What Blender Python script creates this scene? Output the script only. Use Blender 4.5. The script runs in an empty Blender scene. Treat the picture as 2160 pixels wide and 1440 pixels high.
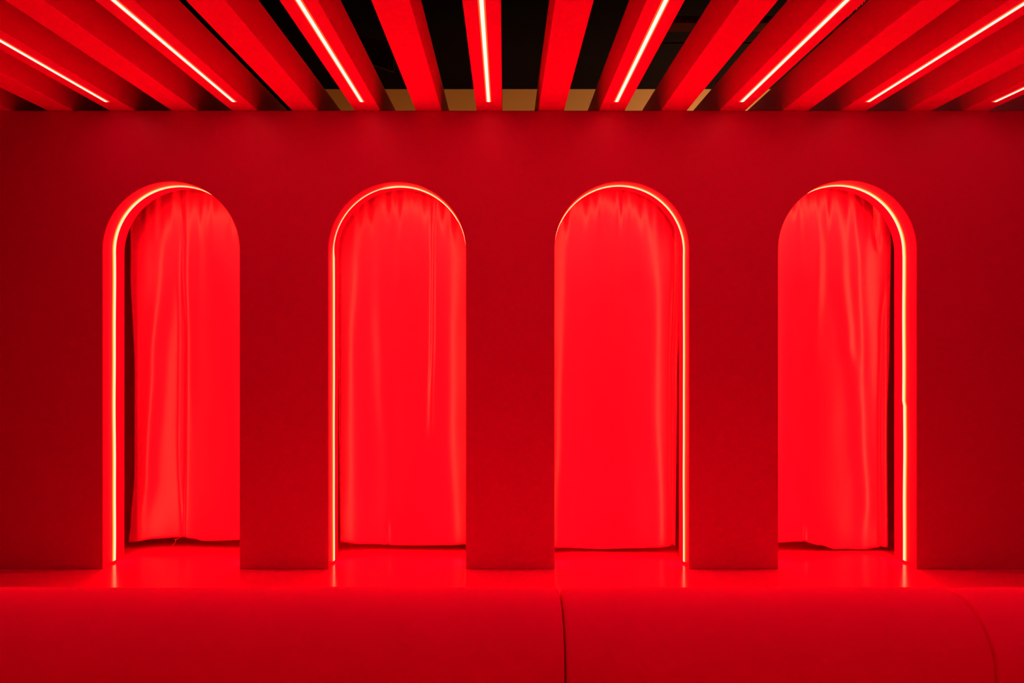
import bpy, bmesh, math, random
from mathutils import Vector
from mathutils import noise as mnoise

random.seed(7)
S = bpy.context.scene
C = S.collection
PI = math.pi

# ------------------------------------------------------------------ camera numbers
F = 1440.0           # focal length in frame pixels
CX, CY = 1065.0, 697.0
EYE = 1.5
D = 4.294            # distance to the arcade wall


def wx(px, d):
    return (px - CX) / F * d


def wz(py, d):
    return EYE + (CY - py) / F * d


# ------------------------------------------------------------------ materials
def mat(name, base, rough=0.5, spec=0.5, sheen=0.0, bump=None, var=None, coat=0.0):
    m = bpy.data.materials.new(name)
    m.use_nodes = True
    nt = m.node_tree
    b = nt.nodes['Principled BSDF']
    b.inputs['Base Color'].default_value = (*base, 1)
    b.inputs['Roughness'].default_value = rough
    b.inputs['Specular IOR Level'].default_value = spec
    b.inputs['Sheen Weight'].default_value = sheen
    b.inputs['Sheen Roughness'].default_value = 0.4
    b.inputs['Sheen Tint'].default_value = (*base, 1)
    b.inputs['Coat Weight'].default_value = coat
    tc = nt.nodes.new('ShaderNodeTexCoord')
    if var:
        sc, amt = var
        n = nt.nodes.new('ShaderNodeTexNoise')
        n.inputs['Scale'].default_value = sc
        n.inputs['Detail'].default_value = 6
        nt.links.new(tc.outputs['Object'], n.inputs['Vector'])
        r = nt.nodes.new('ShaderNodeMix')
        r.data_type = 'RGBA'
        r.inputs[6].default_value = (*[c * (1 - amt) for c in base], 1)
        r.inputs[7].default_value = (*[min(1, c * (1 + amt)) for c in base], 1)
        nt.links.new(n.outputs['Fac'], r.inputs[0])
        nt.links.new(r.outputs[2], b.inputs['Base Color'])
    if bump:
        sc, st, dist = bump
        n = nt.nodes.new('ShaderNodeTexNoise')
        n.inputs['Scale'].default_value = sc
        n.inputs['Detail'].default_value = 4
        nt.links.new(tc.outputs['Object'], n.inputs['Vector'])
        bp = nt.nodes.new('ShaderNodeBump')
        bp.inputs['Strength'].default_value = st
        bp.inputs['Distance'].default_value = dist
        nt.links.new(n.outputs['Fac'], bp.inputs['Height'])
        nt.links.new(bp.outputs['Normal'], b.inputs['Normal'])
    return m


def emis(name, col, strength):
    m = bpy.data.materials.new(name)
    m.use_nodes = True
    nt = m.node_tree
    nt.nodes.clear()
    o = nt.nodes.new('ShaderNodeOutputMaterial')
    e = nt.nodes.new('ShaderNodeEmission')
    e.inputs['Color'].default_value = (*col, 1)
    e.inputs['Strength'].default_value = strength
    nt.links.new(e.outputs[0], o.inputs[0])
    return m


WALL_C = (0.60, 0.006, 0.40)
M_WALL = mat('red_wall_paint', WALL_C, 0.42, 0.5, bump=(35, 0.05, 0.004), var=(2.5, 0.03))
M_BEAM = mat('red_beam_paint', (0.83, 0.006, 0.65), 0.6, 0.3)
M_CURT = mat('red_satin_cloth', (0.82, 0.05, 0.78), 0.36, 0.5, sheen=0.0, bump=(400, 0.05, 0.001))
M_CURT.node_tree.nodes['Principled BSDF'].inputs['IOR'].default_value = 4.0
M_SOFA = mat('red_velvet', (0.90, 0.006, 0.45), 0.9, 0.15, sheen=0.35, bump=(9, 0.12, 0.02), var=(5, 0.06))
M_BLACK = mat('black_ceiling_paint', (0.003, 0.0015, 0.0015), 0.9, 0.03)
M_DUCT = mat('dark_metal', (0.03, 0.012, 0.008), 0.6, 0.3)
M_OCHRE = mat('ochre_wall_paint', (0.55, 0.30, 0.10), 0.8, 0.2, var=(1.2, 0.06))
M_CABLE = mat('grey_red_cable', (0.30, 0.05, 0.07), 0.5, 0.5)
M_CHIP = mat('bare_wood', (0.55, 0.30, 0.20), 0.8, 0.2)
M_BEAD = mat('clear_bead', (0.8, 0.5, 0.4), 0.1, 0.9)
M_DARKRED = mat('dark_red_paint', (0.10, 0.004, 0.01), 0.7, 0.3)
M_RAIL = mat('dark_rail', (0.10, 0.01, 0.01), 0.5, 0.5)

# floor: glossy red planks with fine grooves
def floor_mat():
    m = mat('glossy_red_floor', (0.79, 0.006, 0.45), 0.15, 0.5, var=(1.5, 0.03))
    nt = m.node_tree
    b = nt.nodes['Principled BSDF']
    tc = nt.nodes.new('ShaderNodeTexCoord')
    mp = nt.nodes.new('ShaderNodeMapping')
    mp.inputs['Rotation'].default_value = (0, 0, math.radians(38))
    b.inputs['IOR'].default_value = 1.75
    br = nt.nodes.new('ShaderNodeTexBrick')
    br.inputs['Scale'].default_value = 1.0
    br.inputs['Brick Width'].default_value = 0.9
    br.inputs['Row Height'].default_value = 0.14
    br.inputs['Mortar Size'].default_value = 0.0015
    br.inputs['Color1'].default_value = (1, 1, 1, 1)
    br.inputs['Color2'].default_value = (0.95, 0.95, 0.95, 1)
    br.inputs['Mortar'].default_value = (0, 0, 0, 1)
    nz = nt.nodes.new('ShaderNodeTexNoise')
    nz.inputs['Scale'].default_value = 60
    nz.inputs['Detail'].default_value = 3
    nt.links.new(tc.outputs['Object'], mp.inputs['Vector'])
    nt.links.new(mp.outputs['Vector'], br.inputs['Vector'])
    nt.links.new(tc.outputs['Object'], nz.inputs['Vector'])
    add = nt.nodes.new('ShaderNodeMath')
    add.operation = 'MULTIPLY_ADD'
    add.inputs[1].default_value = 0.25
    nt.links.new(nz.outputs['Fac'], add.inputs[0])
    nt.links.new(br.outputs['Color'], add.inputs[2])
    bp = nt.nodes.new('ShaderNodeBump')
    bp.inputs['Strength'].default_value = 0.25
    bp.inputs['Distance'].default_value = 0.001
    nt.links.new(add.outputs[0], bp.inputs['Height'])
    nt.links.new(bp.outputs['Normal'], b.inputs['Normal'])
    return m


M_FLOOR = floor_mat()

# light sources (LED tubes): saturated red light whose core clips to warm white
E_ARCH = emis('arch_tube_glow', (1.0, 0.0102, 0.0052), 88.0)
E_ARCH_HALO = emis('arch_tube_halo', (1.0, 0.016, 0.001), 18.0)  # dimmer orange emission imitating the lens halo around the arch tubes
E_BEAM = emis('beam_tube_glow', (1.0, 0.042, 0.035), 23.5)
E_BEAM_HALO = emis('beam_tube_halo', (1.0, 0.035, 0.006), 4.0)  # orange emission standing in for lens bloom beside the beam tubes


# ------------------------------------------------------------------ helpers
def link(name, bm, m, parent=None, smooth=False, angle=None):
    me = bpy.data.meshes.new(name)
    bmesh.ops.recalc_face_normals(bm, faces=bm.faces)
    bm.to_mesh(me)
    bm.free()
    me.materials.append(m)
    if smooth:
        me.shade_smooth()
        if angle is not None:
            me.set_sharp_from_angle(angle=math.radians(angle))
    o = bpy.data.objects.new(name, me)
    C.objects.link(o)
    if parent:
        o.parent = parent
    return o


def add_box(bm, x0, x1, y0, y1, z0, z1):
    v = [bm.verts.new((x, y, z)) for z in (z0, z1) for x, y in ((x0, y0), (x1, y0), (x1, y1), (x0, y1))]
    for f in ((3, 2, 1, 0), (4, 5, 6, 7), (0, 1, 5, 4), (1, 2, 6, 5), (2, 3, 7, 6), (3, 0, 4, 7)):
        bm.faces.new([v[i] for i in f])
    return v


def bevel(o, w, seg=2):
    b = o.modifiers.new('edge', 'BEVEL')
    b.width = w
    b.segments = seg
    b.limit_method = 'ANGLE'
    b.angle_limit = math.radians(35)
    return o


def sweep(bm, rings, closed_ring=True, caps=True):
    """skin a list of rings (lists of points) into a tube"""
    vs = [[bm.verts.new(p) for p in r] for r in rings]
    n = len(vs[0])
    for a, b in zip(vs[:-1], vs[1:]):
        for i in range(n if closed_ring else n - 1):
            j = (i + 1) % n
            bm.faces.new((a[i], a[j], b[j], b[i]))
    if caps:
        bm.faces.new(vs[0][::-1])
        bm.faces.new(vs[-1])


def tube(bm, pts, r, n=8):
    rings = []
    for i, p in enumerate(pts):
        p = Vector(p)
        a = Vector(pts[max(0, i - 1)])
        b = Vector(pts[min(len(pts) - 1, i + 1)])
        t = (b - a).normalized()
        u = t.cross(Vector((0, 1, 0.01))).normalized()
        w = t.cross(u)
        rr = r[i] if isinstance(r, (list, tuple)) else r
        rings.append([p + (u * math.cos(2 * PI * k / n) + w * math.sin(2 * PI * k / n)) * rr for k in range(n)])
    sweep(bm, rings)


def empty(name, loc):
    o = bpy.data.objects.new(name, None)
    o.empty_display_size = 0.1
    C.objects.link(o)
    o.location = loc
    return o


def tag(o, label, cat, group=None):
    o['label'] = label
    o['category'] = cat
    if group:
        o['group'] = group
    return o


def struct(o):
    o['kind'] = 'structure'
    return o


def child(name, bm, m, parent, **k):
    """bm given in world coordinates; keeps parent's location as origin"""
    bmesh.ops.translate(bm, verts=bm.verts, vec=-parent.location)
    return link(name, bm, m, parent, **k)


# ------------------------------------------------------------------ room shell
XL, XR = -4.3, 4.5
YB = -1.6
TOPZ = wz(233, D)            # top of the arcade wall = underside of beams (2.884)
T = 0.245                    # arcade wall thickness
FARY = 7.0
CEILZ = wz(188, FARY)

bm = bmesh.new(); add_box(bm, XL, XR, YB, FARY, -0.1, 0)
struct(link('floor', bm, M_FLOOR))
bm = bmesh.new(); add_box(bm, XL, XR, YB, FARY, CEILZ, CEILZ + 0.1)
struct(link('ceiling', bm, M_BLACK))
bm = bmesh.new(); add_box(bm, XL - 0.1, XL, YB, FARY, 0, CEILZ)
struct(link('wall_left', bm, M_DARKRED))
bm = bmesh.new(); add_box(bm, XR, XR + 0.1, YB, FARY, 0, CEILZ)
struct(link('wall_right', bm, M_DARKRED))
bm = bmesh.new(); add_box(bm, XL - 0.1, XR + 0.1, YB - 0.1, YB, 0, CEILZ)
struct(link('wall_behind', bm, M_DARKRED))
# far wall behind everything, ochre between two dark flanks
XA0 = wx(640, FARY)
bm = bmesh.new(); add_box(bm, XA0, XR, FARY, FARY + 0.1, 0, CEILZ)
struct(link('wall_far', bm, M_OCHRE))
bm = bmesh.new(); add_box(bm, XL - 0.1, XA0, FARY, FARY + 0.1, 0, CEILZ)
struct(link('wall_far_left', bm, M_BLACK))

# arches: (left px, right px, top px) on the front face
ARCH_PX = [(217, 505, 383), (693, 982.5, 384), (1170, 1453, 383), (1642, 1933, 381)]
ARCH = []
for a, b, t in ARCH_PX:
    x0, x1 = wx(a, D), wx(b, D)
    r = (x1 - x0) / 2
    ARCH.append(((x0 + x1) / 2, r, wz(t, D) - r))      # centre x, radius, springing height


def arch_curve(cx, r, zs, n=64):
    """points from left foot over the crown to right foot with outward direction"""
    pts = [(cx - r, 0.0)]
    for i in range(n + 1):
        a = PI - PI * i / n
        pts.append((cx + r * math.cos(a), zs + r * math.sin(a)))
    pts.append((cx + r, 0.0))
    return pts


bm = bmesh.new()
outline = [(XL, 0.0)]
for (cx, r, zs) in ARCH:
    outline += arch_curve(cx, r, zs)
outline += [(XR, 0.0), (XR, TOPZ), (XL, TOPZ)]
vs = [bm.verts.new((x, D, z)) for x, z in outline]
f = bm.faces.new(vs)
res = bmesh.ops.extrude_face_region(bm, geom=[f])
nv = [e for e in res['geom'] if isinstance(e, bmesh.types.BMVert)]
bmesh.ops.translate(bm, verts=nv, vec=(0, T, 0))
w = link('wall_arcade', bm, M_WALL, smooth=True, angle=35)
struct(w)
bevel(w, 0.003, 2)

# alcove behind the arcade: back panel and lid, so the curtain lights stay below
ALC = 5.15
bm = bmesh.new(); add_box(bm, XL, XR, ALC, ALC + 0.06, 0, 2.74)
struct(link('wall_alcove', bm, M_WALL))
bm = bmesh.new(); add_box(bm, XL, XR, D + T, ALC, 2.70, 2.74)
struct(link('ceiling_alcove', bm, M_BLACK))


# ------------------------------------------------------------------ arch light tubes
def arch_tube(idx, label):
    cx, r, zs = ARCH[idx]
    yc = D + [0.120, 0.118, 0.105, 0.127][idx]
    root = empty('arch_light_tube', (cx, yc, 0))
    tag(root, label, 'light tube', 'glowing tubes lining the four arches')
    # path with arc parameter
    path = []
    n1 = 60
    for i in range(n1):
        z = 0.0145 + (zs - 0.0145) * i / n1
        path.append((-r, z, 1, 0, 'L', z))
    n2 = 96
    for i in range(n2 + 1):
        a = PI - PI * i / n2
        path.append((r * math.cos(a), zs + r * math.sin(a), -math.cos(a), -math.sin(a), 'A', a))
    for i in range(1, n1 + 1):
        z = zs - (zs - 0.0145) * i / n1
        path.append((r, z, -1, 0, 'R', z))

    ws = [1.0, 1.05, 0.95, 1.0][idx]

    def prof(kind, p, q):
        x, z, nx, nz, seg, t = p
        k = 1.0       # how far the tube stands proud
        wv = 1.0
        oy = 0.0022 * math.sin(z * 4.3 + idx * 1.7 + (2 if seg == 'R' else 0)) + 0.0012 * math.sin(z * 11 + idx)
        if idx == 1 and seg == 'A' and t > 1.75:      # pressed flatter on the upper left curve
            s = min(1.0, (t - 1.75) / 0.12) * min(1.0, max(0.0, (PI + 0.05 - t) / 0.25) + 0.3)
            k, wv = 1 - 0.55 * s, 1 - 0.45 * s
        if idx == 2:
            k = 0.95
            if seg == 'L' or (seg == 'A' and t > 2.7):
                k = 0.7
        if idx == 1 and (seg == 'R' or (seg == 'A' and t < 0.5)):
            k = 0.65
        if idx == 3 and seg == 'R':                   # butt joint half way down the right jamb
            oy += -0.006 if z < 1.02 else 0.004 * max(0, 1 - (z - 1.02) / 0.5)
        if kind == 'dome':
            sh = [(-0.011 * ws, 0.001), (-0.011 * ws, 0.0066), (-0.0095 * ws, 0.0074), (0, 0.0078), (0.0095 * ws, 0.0074), (0.011 * ws, 0.0066), (0.011 * ws, 0.001)]
        else:
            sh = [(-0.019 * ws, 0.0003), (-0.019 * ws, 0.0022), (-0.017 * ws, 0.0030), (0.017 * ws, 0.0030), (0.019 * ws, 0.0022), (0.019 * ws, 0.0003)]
        return [Vector((x + nx * h * k, oy + y * wv, z + nz * h * k)) for y, h in sh]

    for kind, nm, m in (('base', 'halo_edge', E_ARCH_HALO), ('dome', 'diffuser', E_ARCH)):  # the wide flat base is a glowing edge shaped as the halo
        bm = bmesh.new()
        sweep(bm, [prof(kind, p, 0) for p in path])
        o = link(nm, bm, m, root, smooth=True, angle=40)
        if nm == 'halo_edge':
            o['label'] = 'orange glowing edge imitating lens halo'
    # small dark end caps at both feet
    for s in (-1, 1):
        bm = bmesh.new()
        xa, xb = sorted((s * (r - 0.0003), s * (r - 0.0075)))
        add_box(bm, xa, xb, -0.010, 0.010, 0.009, 0.0145)
        o = link('end_cap', bm, M_RAIL, root)
        o['label'] = 'dark end cap'


arch_tube(0, 'yellow-red glowing light tube lining the leftmost arch')
arch_tube(1, 'glowing light tube in the second arch from left, thinner over its left curve')
arch_tube(2, 'thin glowing light tube lining the third arch from the left')
arch_tube(3, 'glowing light tube lining the rightmost arch, with a joint halfway down')


# ------------------------------------------------------------------ curtains
CYS = [4.72, 4.665, 4.625, 4.645]
def G(x, c, s):
    return math.exp(-((x - c) / s) ** 2)


def interp(pts, t):
    if t <= pts[0][0]:
        return pts[0][1]
    for (a, b), (c, d) in zip(pts[:-1], pts[1:]):
        if t <= c:
            u = (t - a) / (c - a)
            u = u * u * (3 - 2 * u)
            return b + (d - b) * u
    return pts[-1][1]


def curtain(idx, label, left, right, hem, ridges, seed):
    """left/right: [(photo row, photo column)], hem: [(column, row)],
    ridges: ([(row, column, half width, height)]) folds towards the room (negative height = crease)"""
    ZT = 2.62
    CY0 = CYS[idx]
    root = empty('curtain', (wx((left[0][1] + right[0][1]) / 2, CY0), CY0, 0))
    tag(root, label, 'curtain', 'satin curtains behind the arches')
    NX, NZ = 220, 150
    rnd = random.Random(seed)
    ph = [rnd.uniform(0, 6.28) for _ in range(8)]
    grid = []
    for j in range(NZ + 1):
        v = j / NZ
        row = []
        for i in range(NX + 1):
            u = i / NX
            # nominal image row of this height, used to look up the measured fold positions
            zt, zb = ZT, None
            xl = interp(left, 0); xr = interp(right, 0)
            colm = xl + (xr - xl) * u
            zb = wz(interp(hem, colm), CY0)
            z = zt + (zb - zt) * v
            prow = CY - (z - EYE) * F / CY0
            xl = interp(left, prow); xr = interp(right, prow)
            col = xl + (xr - xl) * u
            X = wx(col, CY0)
            y = 0.0
            for rd in ridges:
                c = interp([(p[0], p[1]) for p in rd], prow)
                s = interp([(p[0], p[2]) for p in rd], prow)
                h = interp([(p[0], p[3]) for p in rd], prow)
                if rd[1][3] > 0:
                    s, h = s * 1.6, h * 0.75
                y -= h * G(col, c, s)
            # gathers at the heading, fading downwards
            g = max(0.0, min(1.0, (z - 2.05) / 0.55)) ** 1.5
            gx = X * 2 * PI
            y -= g * (0.016 * math.sin(gx / 0.135 + ph[0] + 1.5 * math.sin(gx / 0.41 + ph[1])) + 0.006 * math.sin(gx / 0.066 + ph[2]))
            # broad soft waves lower down
            y -= (1 - 0.6 * g) * 0.008 * math.sin(gx / 0.62 + ph[3] + 0.3 * z)
            y += 0.05 * max(0.0, (z - 1.8) / 0.8) ** 2
            y += 0.003 * mnoise.noise(Vector((X * 7, z * 2.2, seed)))
            row.append((X, CY0 + y, z))
        grid.append(row)
    bm = bmesh.new()
    V = [[bm.verts.new(p) for p in r] for r in grid]
    for j in range(NZ):
        for i in range(NX):
            bm.faces.new((V[j][i], V[j][i + 1], V[j + 1][i + 1], V[j + 1][i]))
    o = child('cloth', bm, M_CURT, root, smooth=True)
    s = o.modifiers.new('thickness', 'SOLIDIFY'); s.thickness = 0.003; s.offset = 1
    return root


curtain(0, 'red satin curtain in the leftmost arch, dark crease down its middle',
        [(440, 272), (560, 276), (800, 285), (1000, 284), (1100, 277), (1150, 272)], [(0, 575)],
        [(272, 1142), (330, 1136), (380, 1133), (405, 1135), (430, 1140), (505, 1137), (575, 1140)],
        [
            [(400, 350, 14, .030), (560, 345, 13, .030), (765, 325, 11, .030), (1000, 312, 9, .026), (1120, 298, 10, .012)],
            [(400, 402, 13, .030), (560, 400, 9, .022), (765, 402, 9, .016), (950, 403, 10, .004)],
            [(400, 383, 6, -.012), (560, 383, 6, -.026), (700, 386, 6, -.045), (950, 384, 6, -.045), (1133, 386, 4, -.012)],
            [(400, 312, 12, .018), (560, 312, 16, .018), (700, 300, 18, .006), (1000, 300, 18, .0)],
            [(400, 470, 30, .012), (700, 492, 26, .026), (1000, 500, 20, .022)],
            [(400, 440, 10, .016), (600, 438, 12, .006), (800, 436, 12, .0)],
        ], 11)
curtain(1, 'red satin curtain in the second arch from the left, thin crease right of centre',
        [(440, 711), (600, 714), (1150, 718)], [(0, 1045)],
        [(711, 1142), (760, 1147), (840, 1150), (980, 1148), (1045, 1147)],
        [
            [(400, 775, 20, .024), (540, 757, 16, .026), (740, 746, 15, .028), (1000, 747, 18, .022), (1130, 748, 18, .008)],
            [(400, 812, 14, .024), (600, 802, 12, .018), (800, 806, 10, .012), (960, 815, 8, .004)],
            [(400, 846, 10, .020), (560, 846, 8, .010), (640, 847, 6, .0)],
            [(400, 890, 14, .022), (600, 902, 9, .012), (750, 898, 10, .014), (900, 890, 9, .010), (1000, 886, 9, .0)],
            [(400, 914, 6, -.012), (560, 914, 5, -.014), (700, 913, 5, -.014), (880, 909, 6, -.008), (960, 908, 8, .0)],
            [(400, 945, 20, .022), (700, 947, 17, .032), (900, 945, 17, .030), (1120, 958, 14, .020)],
            [(1080, 818, 4, .0), (1140, 818, 4, -.012)],
        ], 23)
curtain(2, 'red satin curtain in the third arch from the left, broad bright fold at right',
        [(0, 1110)], [(440, 1440), (600, 1436), (800, 1430), (1150, 1426)],
        [(1110, 1150), (1170, 1153), (1270, 1158), (1350, 1155), (1430, 1152)],
        [
            [(400, 1200, 12, .022), (600, 1197, 13, .028), (900, 1186, 12, .026), (1120, 1176, 12, .016)],
            [(400, 1242, 16, .022), (560, 1238, 15, .018), (800, 1232, 14, .016), (1000, 1222, 12, .008)],
            [(400, 1290, 12, .020), (600, 1297, 5, .008), (700, 1294, 5, .004), (800, 1288, 5, .0)],
            [(400, 1268, 10, .018), (520, 1262, 8, .004), (560, 1262, 8, .0)],
            [(400, 1335, 22, .024), (560, 1350, 16, .020), (640, 1352, 14, .006), (700, 1352, 14, .0)],
            [(400, 1372, 18, .016), (640, 1386, 16, .026), (850, 1382, 17, .028), (1120, 1394, 13, .022)],
            [(560, 1424, 6, -.01), (800, 1420, 6, -.028), (1140, 1420, 6, -.02)],
        ], 37)
curtain(3, 'red satin curtain in the rightmost arch, shaded ragged edge at right',
        [(0, 1575)], [(440, 1880), (700, 1876), (900, 1871), (1150, 1873)],
        [(1575, 1146), (1642, 1144), (1695, 1141), (1730, 1148), (1765, 1157), (1820, 1158), (1873, 1154)],
        [
            [(400, 1668, 14, .022), (600, 1660, 16, .028), (900, 1655, 16, .020), (1130, 1650, 14, .006)],
            [(400, 1688, 8, .016), (560, 1686, 8, .010), (640, 1686, 8, .0)],
            [(400, 1722, 12, .028), (560, 1722, 9, .022), (720, 1718, 8, .008), (820, 1717, 8, .0)],
            [(400, 1762, 14, .026), (560, 1774, 12, .026), (720, 1788, 9, .022), (800, 1800, 9, .012), (900, 1803, 9, .0)],
            [(400, 1800, 14, .024), (560, 1808, 10, .024), (740, 1816, 9, .020), (900, 1816, 13, .026), (1060, 1826, 12, .026), (1140, 1822, 11, .012)],
            [(400, 1846, 6, -.020), (470, 1850, 6, -.030), (540, 1852, 6, .0)],
            [(400, 1816, 5, -.024), (450, 1824, 5, .0)],
            [(560, 1868, 7, .0), (700, 1860, 5, -.012), (900, 1858, 5, -.020), (1140, 1860, 5, -.020)],
            [(1080, 1698, 4, .0), (1138, 1698, 4, -.014)],
        ], 51)


# ------------------------------------------------------------------ ceiling beams and their tubes
BW, BH = 0.161, 0.195
YE = 5.02
BC = {-9: -130, -8: -1, -7: 127.5, -6: 258, -5: 389, -4: 516, -3: 643.5, -2: 775, -1: 904, 0: 1032, 1: 1163, 2: 1291,
      3: 1422, 4: 1545, 5: 1678, 6: 1801, 7: 1939, 8: 2058, 9: 2196, 10: 2325}   # beam centre lines, read at the wall
LIT = [-6, -4, -2, 0, 2, 4, 6, 8, 10]
NAMES = {-6: 'leftmost', -4: 'second', -2: 'third', 0: 'fourth', 2: 'fifth', 4: 'sixth', 6: 'seventh', 8: 'eighth'}
beam_bm = bmesh.new()
add_box(beam_bm, -BW / 2, BW / 2, YB, YE, 0, BH)
beam0 = link('ceiling_beam', beam_bm, M_BEAM)
bevel(beam0, 0.002, 2)


def tube_obj():
    root = empty('beam_light_tube', (0, 0, 0))
    y1 = 4.125
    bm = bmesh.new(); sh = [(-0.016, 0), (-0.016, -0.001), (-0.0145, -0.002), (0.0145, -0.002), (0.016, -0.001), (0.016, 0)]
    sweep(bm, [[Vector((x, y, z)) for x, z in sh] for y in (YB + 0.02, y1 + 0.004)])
    o = link('halo_edge', bm, E_BEAM_HALO, root)  # flat glowing strip added as the bloom around the diffuser
    o['label'] = 'orange glowing edge imitating lens halo'
    bm = bmesh.new(); sh = [(-0.009, -0.0015), (-0.009, -0.0032), (-0.007, -0.0040), (0, -0.0044), (0.007, -0.0040), (0.009, -0.0032), (0.009, -0.0015)]
    rings = [[Vector((x, y, z)) for x, z in sh] for y in (YB + 0.02, y1 - 0.008)]
    rings.append([Vector((x * .75, y1, z * .85)) for x, z in sh])
    sweep(bm, rings)
    link('diffuser', bm, E_BEAM, root, smooth=True, angle=40)
    return root


tube0 = tube_obj()
first_b, first_t = True, True
for k in range(-8, 11):
    x = (BC[k] - CX) / F * D
    if first_b:
        b = beam0
        first_b = False
    else:
        b = beam0.copy()
        C.objects.link(b)
    b.location = (x, 0, TOPZ)
    if k >= 5:
        b.scale.z = 1.04
    if k in LIT:
        t = tube0
        if first_t:
            first_t = False
        else:
            t = tube0.copy(); C.objects.link(t)
            for ch in list(tube0.children):
                c = ch.copy(); C.objects.link(c); c.parent = t
        t.location = (x, 0, TOPZ)
        if k == 10:
            lab = 'straight white-hot light tube under the beam past the right edge of the view'
            bl = 'red ceiling beam with a light tube, just past the right edge of the view'
        else:
            nm = NAMES[k]
            lab = 'straight white-hot light tube under a red beam, %s of eight from the left' % nm
            if k == 8:
                lab = 'straight white-hot light tube under a red beam, rightmost and shortest in view'
            bl = 'red ceiling beam carrying the %s straight light tube from the left' % nm
            if k == -6:
                bl = 'red ceiling beam carrying the leftmost straight light tube'
            if k == 8:
                bl = 'red ceiling beam carrying the rightmost straight light tube'
            if k == 4:
                bl = 'red ceiling beam with a chipped lower edge, carrying the sixth light tube'
        tag(t, lab, 'light tube', 'straight light tubes under the ceiling beams')
    else:
        seq = ['leftmost', 'second', 'third', 'fourth', 'fifth', 'sixth', 'seventh', 'eighth']
        if k == -9:
            bl = 'plain red ceiling beam, outermost on the left, mostly out of view'
        elif k == -8:
            bl = 'plain red ceiling beam at the left corner, second beam left of the leftmost light tube'
        elif k == -7:
            bl = 'plain red ceiling beam just left of the leftmost straight light tube'
        elif k == 9:
            bl = 'plain red ceiling beam just right of the rightmost straight light tube'
        else:
            i = (k + 7) // 2
            bl = 'plain red ceiling beam between the %s and %s light tubes from the left' % (seq[i - 1].replace('leftmost', 'first'), seq[i])
    b['kind'] = 'thing'
    tag(b, bl, 'beam', 'red beams lying across the room on the arcade wall')
    if k == 4:
        chip_beam = b

# torn bare-wood edge on the beam under the sixth tube
bm = bmesh.new()
rnd = random.Random(3)
y = 2.6
xe = BW / 2
while y < 3.02:
    L = rnd.uniform(0.010, 0.028)
    if y > 2.93 and rnd.random() < 0.5:
        y += L
        continue
    h = rnd.uniform(0.002, 0.007)
    o_ = rnd.uniform(0.001, 0.006)
    v = [bm.verts.new(p) for p in ((xe - 0.004, y, -0.0005), (xe + o_ * .3, y + L, -0.0005), (xe + o_, y + L * .6, 0.004), (xe + 0.001, y - L * .2, 0.007), (xe + .001, y + L * .4, -h))]
    for f in ((0, 1, 4), (1, 2, 4), (2, 3, 4), (3, 0, 4), (0, 3, 2), (0, 2, 1)):
        bm.faces.new([v[i] for i in f])
    y += L * 0.9
ce = link('torn_edge', bm, M_CHIP, chip_beam)
ce['label'] = 'torn edge of bare brown wood'

# ------------------------------------------------------------------ things above and behind
# thin cable rising behind the wall top against a beam
dd = 4.70
pts = [(1503, 236), (1503, 228), (1505, 222), (1506.2, 214), (1507, 200), (1508, 186), (1510, 176), (1513, 170), (1516, 167)]
bm = bmesh.new()
cab = [Vector((wx(p[0], dd), dd, wz(p[1], dd))) for p in pts]
tube(bm, cab, [.010, .008, .006, .0035, .0035, .0035, .0035, .0035, .004])
tag(link('cable', bm, M_CABLE, smooth=True), 'thin dull cable rising above the wall beside the sixth lit beam', 'cable')

def ceil_pipe(y, z, r, label):
    bm = bmesh.new()
    tube(bm, [(wx(1390, y), y, z), (XR, y, z)], r, 12)
    tag(link('ceiling_pipe', bm, M_DUCT, smooth=True, angle=40), label, 'pipe', 'dark pipes above the beams')

bm = bmesh.new(); dz = wz(49, 3.95); add_box(bm, wx(1340, 3.95), XR, 3.90, 4.02, dz - 0.02, dz + 0.02)
tag(bevel(link('ceiling_duct', bm, M_DUCT), 0.003), 'dark flat duct crossing above the beams at right', 'duct')
ceil_pipe(4.35, wz(91, 4.35), 0.006, 'thin dark pipe crossing above the beams at right')
# slanting dark board seen between the third tube and the next beam
bm = bmesh.new()
q = [(690, 60), (830, 92), (830, 150), (690, 105)]
dq = 4.8
v0 = [bm.verts.new((wx(a, dq), dq, wz(b, dq))) for a, b in q]
v1 = [bm.verts.new((wx(a, dq), dq + 0.03, wz(b, dq))) for a, b in q]
bm.faces.new(v0); bm.faces.new(v1[::-1])
for i in range(4):
    j = (i + 1) % 4
    bm.faces.new((v0[j], v0[i], v1[i], v1[j]))
tag(link('ceiling_board', bm, M_DUCT), 'dark slanting board above the beams beside the third light tube', 'board')

# small beads hanging from a thread under the first curtain
bt = empty('bead_string', (wx(372, 4.74), 4.74, 0))
tag(bt, 'tiny beaded thread hanging below the hem of the leftmost curtain', 'thread')
bm = bmesh.new(); bm2 = bmesh.new()
bp = [(382, 1132), (378, 1134), (375, 1136), (372, 1137), (373, 1140), (371.5, 1143), (370, 1145.5), (368, 1147.5)]
P = [Vector((wx(a, 4.74), 4.74 - 0.004 * i, wz(b, 4.74))) for i, (a, b) in enumerate(bp)]
tube(bm, P, 0.0008, 6)
child('thread', bm, M_BEAD, bt)
for i, p in enumerate(P):
    bm = bmesh.new()
    bmesh.ops.create_icosphere(bm, subdivisions=2, radius=0.0028, matrix=__import__('mathutils').Matrix.Translation(p))
    child('bead', bm, M_BEAD, bt, smooth=True)


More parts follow.
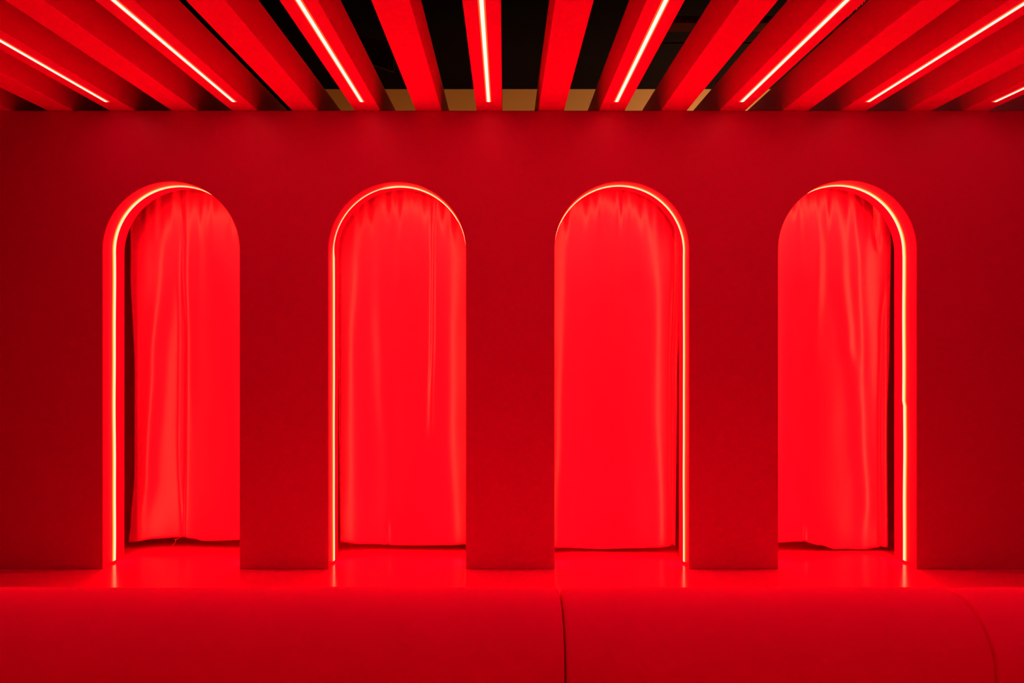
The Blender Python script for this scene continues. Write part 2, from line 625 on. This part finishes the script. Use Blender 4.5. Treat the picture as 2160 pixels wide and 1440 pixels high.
# ------------------------------------------------------------------ sofas in the foreground
def sofa(label, x0, x1, seed):
    R = 0.19
    yc = 2.233
    zc = EYE - 541 / F * 2.3 - R * math.cos(math.radians(20.6))
    zb = 0.02
    prof = []
    n = 28
    for i in range(14):
        prof.append((yc - R, zb + (zc - zb) * i / 14, -1, 0))
    for i in range(n + 1):
        a = PI - PI * i / n
        prof.append((yc + R * math.cos(a), zc + R * math.sin(a), math.cos(a), math.sin(a)))
    for i in range(1, 15):
        prof.append((yc + R, zc - (zc - zb) * i / 14, 1, 0))
    root = empty('sofa', ((x0 + x1) / 2, yc, 0))
    tag(root, label, 'sofa', 'rounded red velvet sofa backs in the foreground')
    r = 0.009
    dp = 0.035
    x0, x1 = x0 + 0.0015, x1 - 0.0015
    m = 5
    secs = [(x0 + r * (1 - math.cos(PI / 2 * i / m)), dp * (1 - math.sin(PI / 2 * i / m))) for i in range(m + 1)]
    mid = 90
    L = [(x0 + r + (x1 - x0 - 2 * r) * i / mid, 0) for i in range(1, mid)]
    end = [(x1 - (s[0] - x0), s[1]) for s in secs[::-1]]
    rings = []
    for (x, ins) in secs + L + end:
        ring = []
        for (y, z, ny, nz) in prof:
            d = 0.0035 * mnoise.noise(Vector((x * 2.3, y * 3 + seed, z * 3))) + 0.0015 * mnoise.noise(Vector((x * 9, y * 9 + seed, z * 9)))
            e = max(0, 1 - (x - x0) / .12, 1 - (x1 - x) / .12)
            d = d * (1 - e) - 0.004 * e * e
            bow = 0.006 * math.sin((z - 0.1) * 6) * (1 if e > 0 else 0) * 0
            zz = z + nz * (d - ins)
            ring.append(Vector((x + bow, y + ny * (d - ins), zz)))
        rings.append(ring)
    bm = bmesh.new()
    sweep(bm, rings)
    child('backrest', bm, M_SOFA, root, smooth=True, angle=60)
    # unseen cushion added on the camera side to bounce light onto the backrest
    bm = bmesh.new(); add_box(bm, x0 + .004, x1 - .004, yc - R - 0.62, yc - R - 0.004, 0.03, 0.42)
    bevel(child('bounce_seat', bm, M_SOFA, root, smooth=True, angle=40), 0.05, 5)
    # dark plinth board the upholstery stands on
    bm = bmesh.new(); add_box(bm, x0 + .02, x1 - .02, yc - R + .03, yc + R - .03, 0, 0.03)
    o = child('plinth', bm, M_RAIL, root)
    o['label'] = 'dark plinth'


s1 = wx(1178, 2.3) + 0.003
s2 = wx(1990, 2.3)
sofa('long red velvet sofa back at left, running from the left edge to the centre seam', -2.1, s1, 1)
sofa('red velvet sofa back between the centre seam and the curved seam at right', s1, s2, 5)
sofa('red velvet sofa back at the bottom right corner, beyond the curved seam', s2, s2 + 1.3, 9)

# ------------------------------------------------------------------ warm light on the ochre wall
def spot(name, loc, target, power, col, size, blend=1.0, soft=0.1):
    l = bpy.data.lights.new(name, 'SPOT')
    l.energy = power
    l.color = col
    l.spot_size = math.radians(size)
    l.spot_blend = blend
    l.shadow_soft_size = soft
    o = bpy.data.objects.new(name, l)
    o.location = loc
    o.rotation_euler = (Vector(target) - Vector(loc)).to_track_quat('-Z', 'Y').to_euler()
    C.objects.link(o)
    return o


spot('wall_washer_lamp', (2.7, 6.3, 2.1), (2.7, 7.0, 3.6), 420, (1, 0.62, 0.36), 150)
spot('wall_washer_lamp', (0.3, 6.0, 2.1), (0.3, 7.0, 3.7), 70, (1, 0.52, 0.18), 150)
spot('wall_washer_lamp', (-1.5, 6.0, 2.1), (-1.5, 7.0, 3.7), 50, (1, 0.40, 0.12), 150)

# ------------------------------------------------------------------ world, camera, colour
wd = bpy.data.worlds.new('world')
wd.use_nodes = True
wd.node_tree.nodes['Background'].inputs['Color'].default_value = (0, 0, 0, 1)
S.world = wd

cam = bpy.data.cameras.new('camera')
cam.sensor_width = 36
cam.lens = 36 * F / 2160
cam.shift_x = (1080 - CX) / 2160
cam.shift_y = -(720 - CY) / 2160
cam.clip_start = 0.05
co = bpy.data.objects.new('camera', cam)
co.location = (0, 0, EYE)
co.rotation_euler = (PI / 2, 0, 0)
C.objects.link(co)
S.camera = co

S.view_settings.view_transform = 'Standard'
S.view_settings.look = 'None'
S.view_settings.gamma = 1
S.view_settings.exposure = 0.0
S.view_settings.use_curve_mapping = False
S.cycles.max_bounces = 10
S.cycles.diffuse_bounces = 8
S.cycles.glossy_bounces = 4
S.cycles.use_denoising = True
S.cycles.use_light_tree = True
S.cycles.sample_clamp_indirect = 8
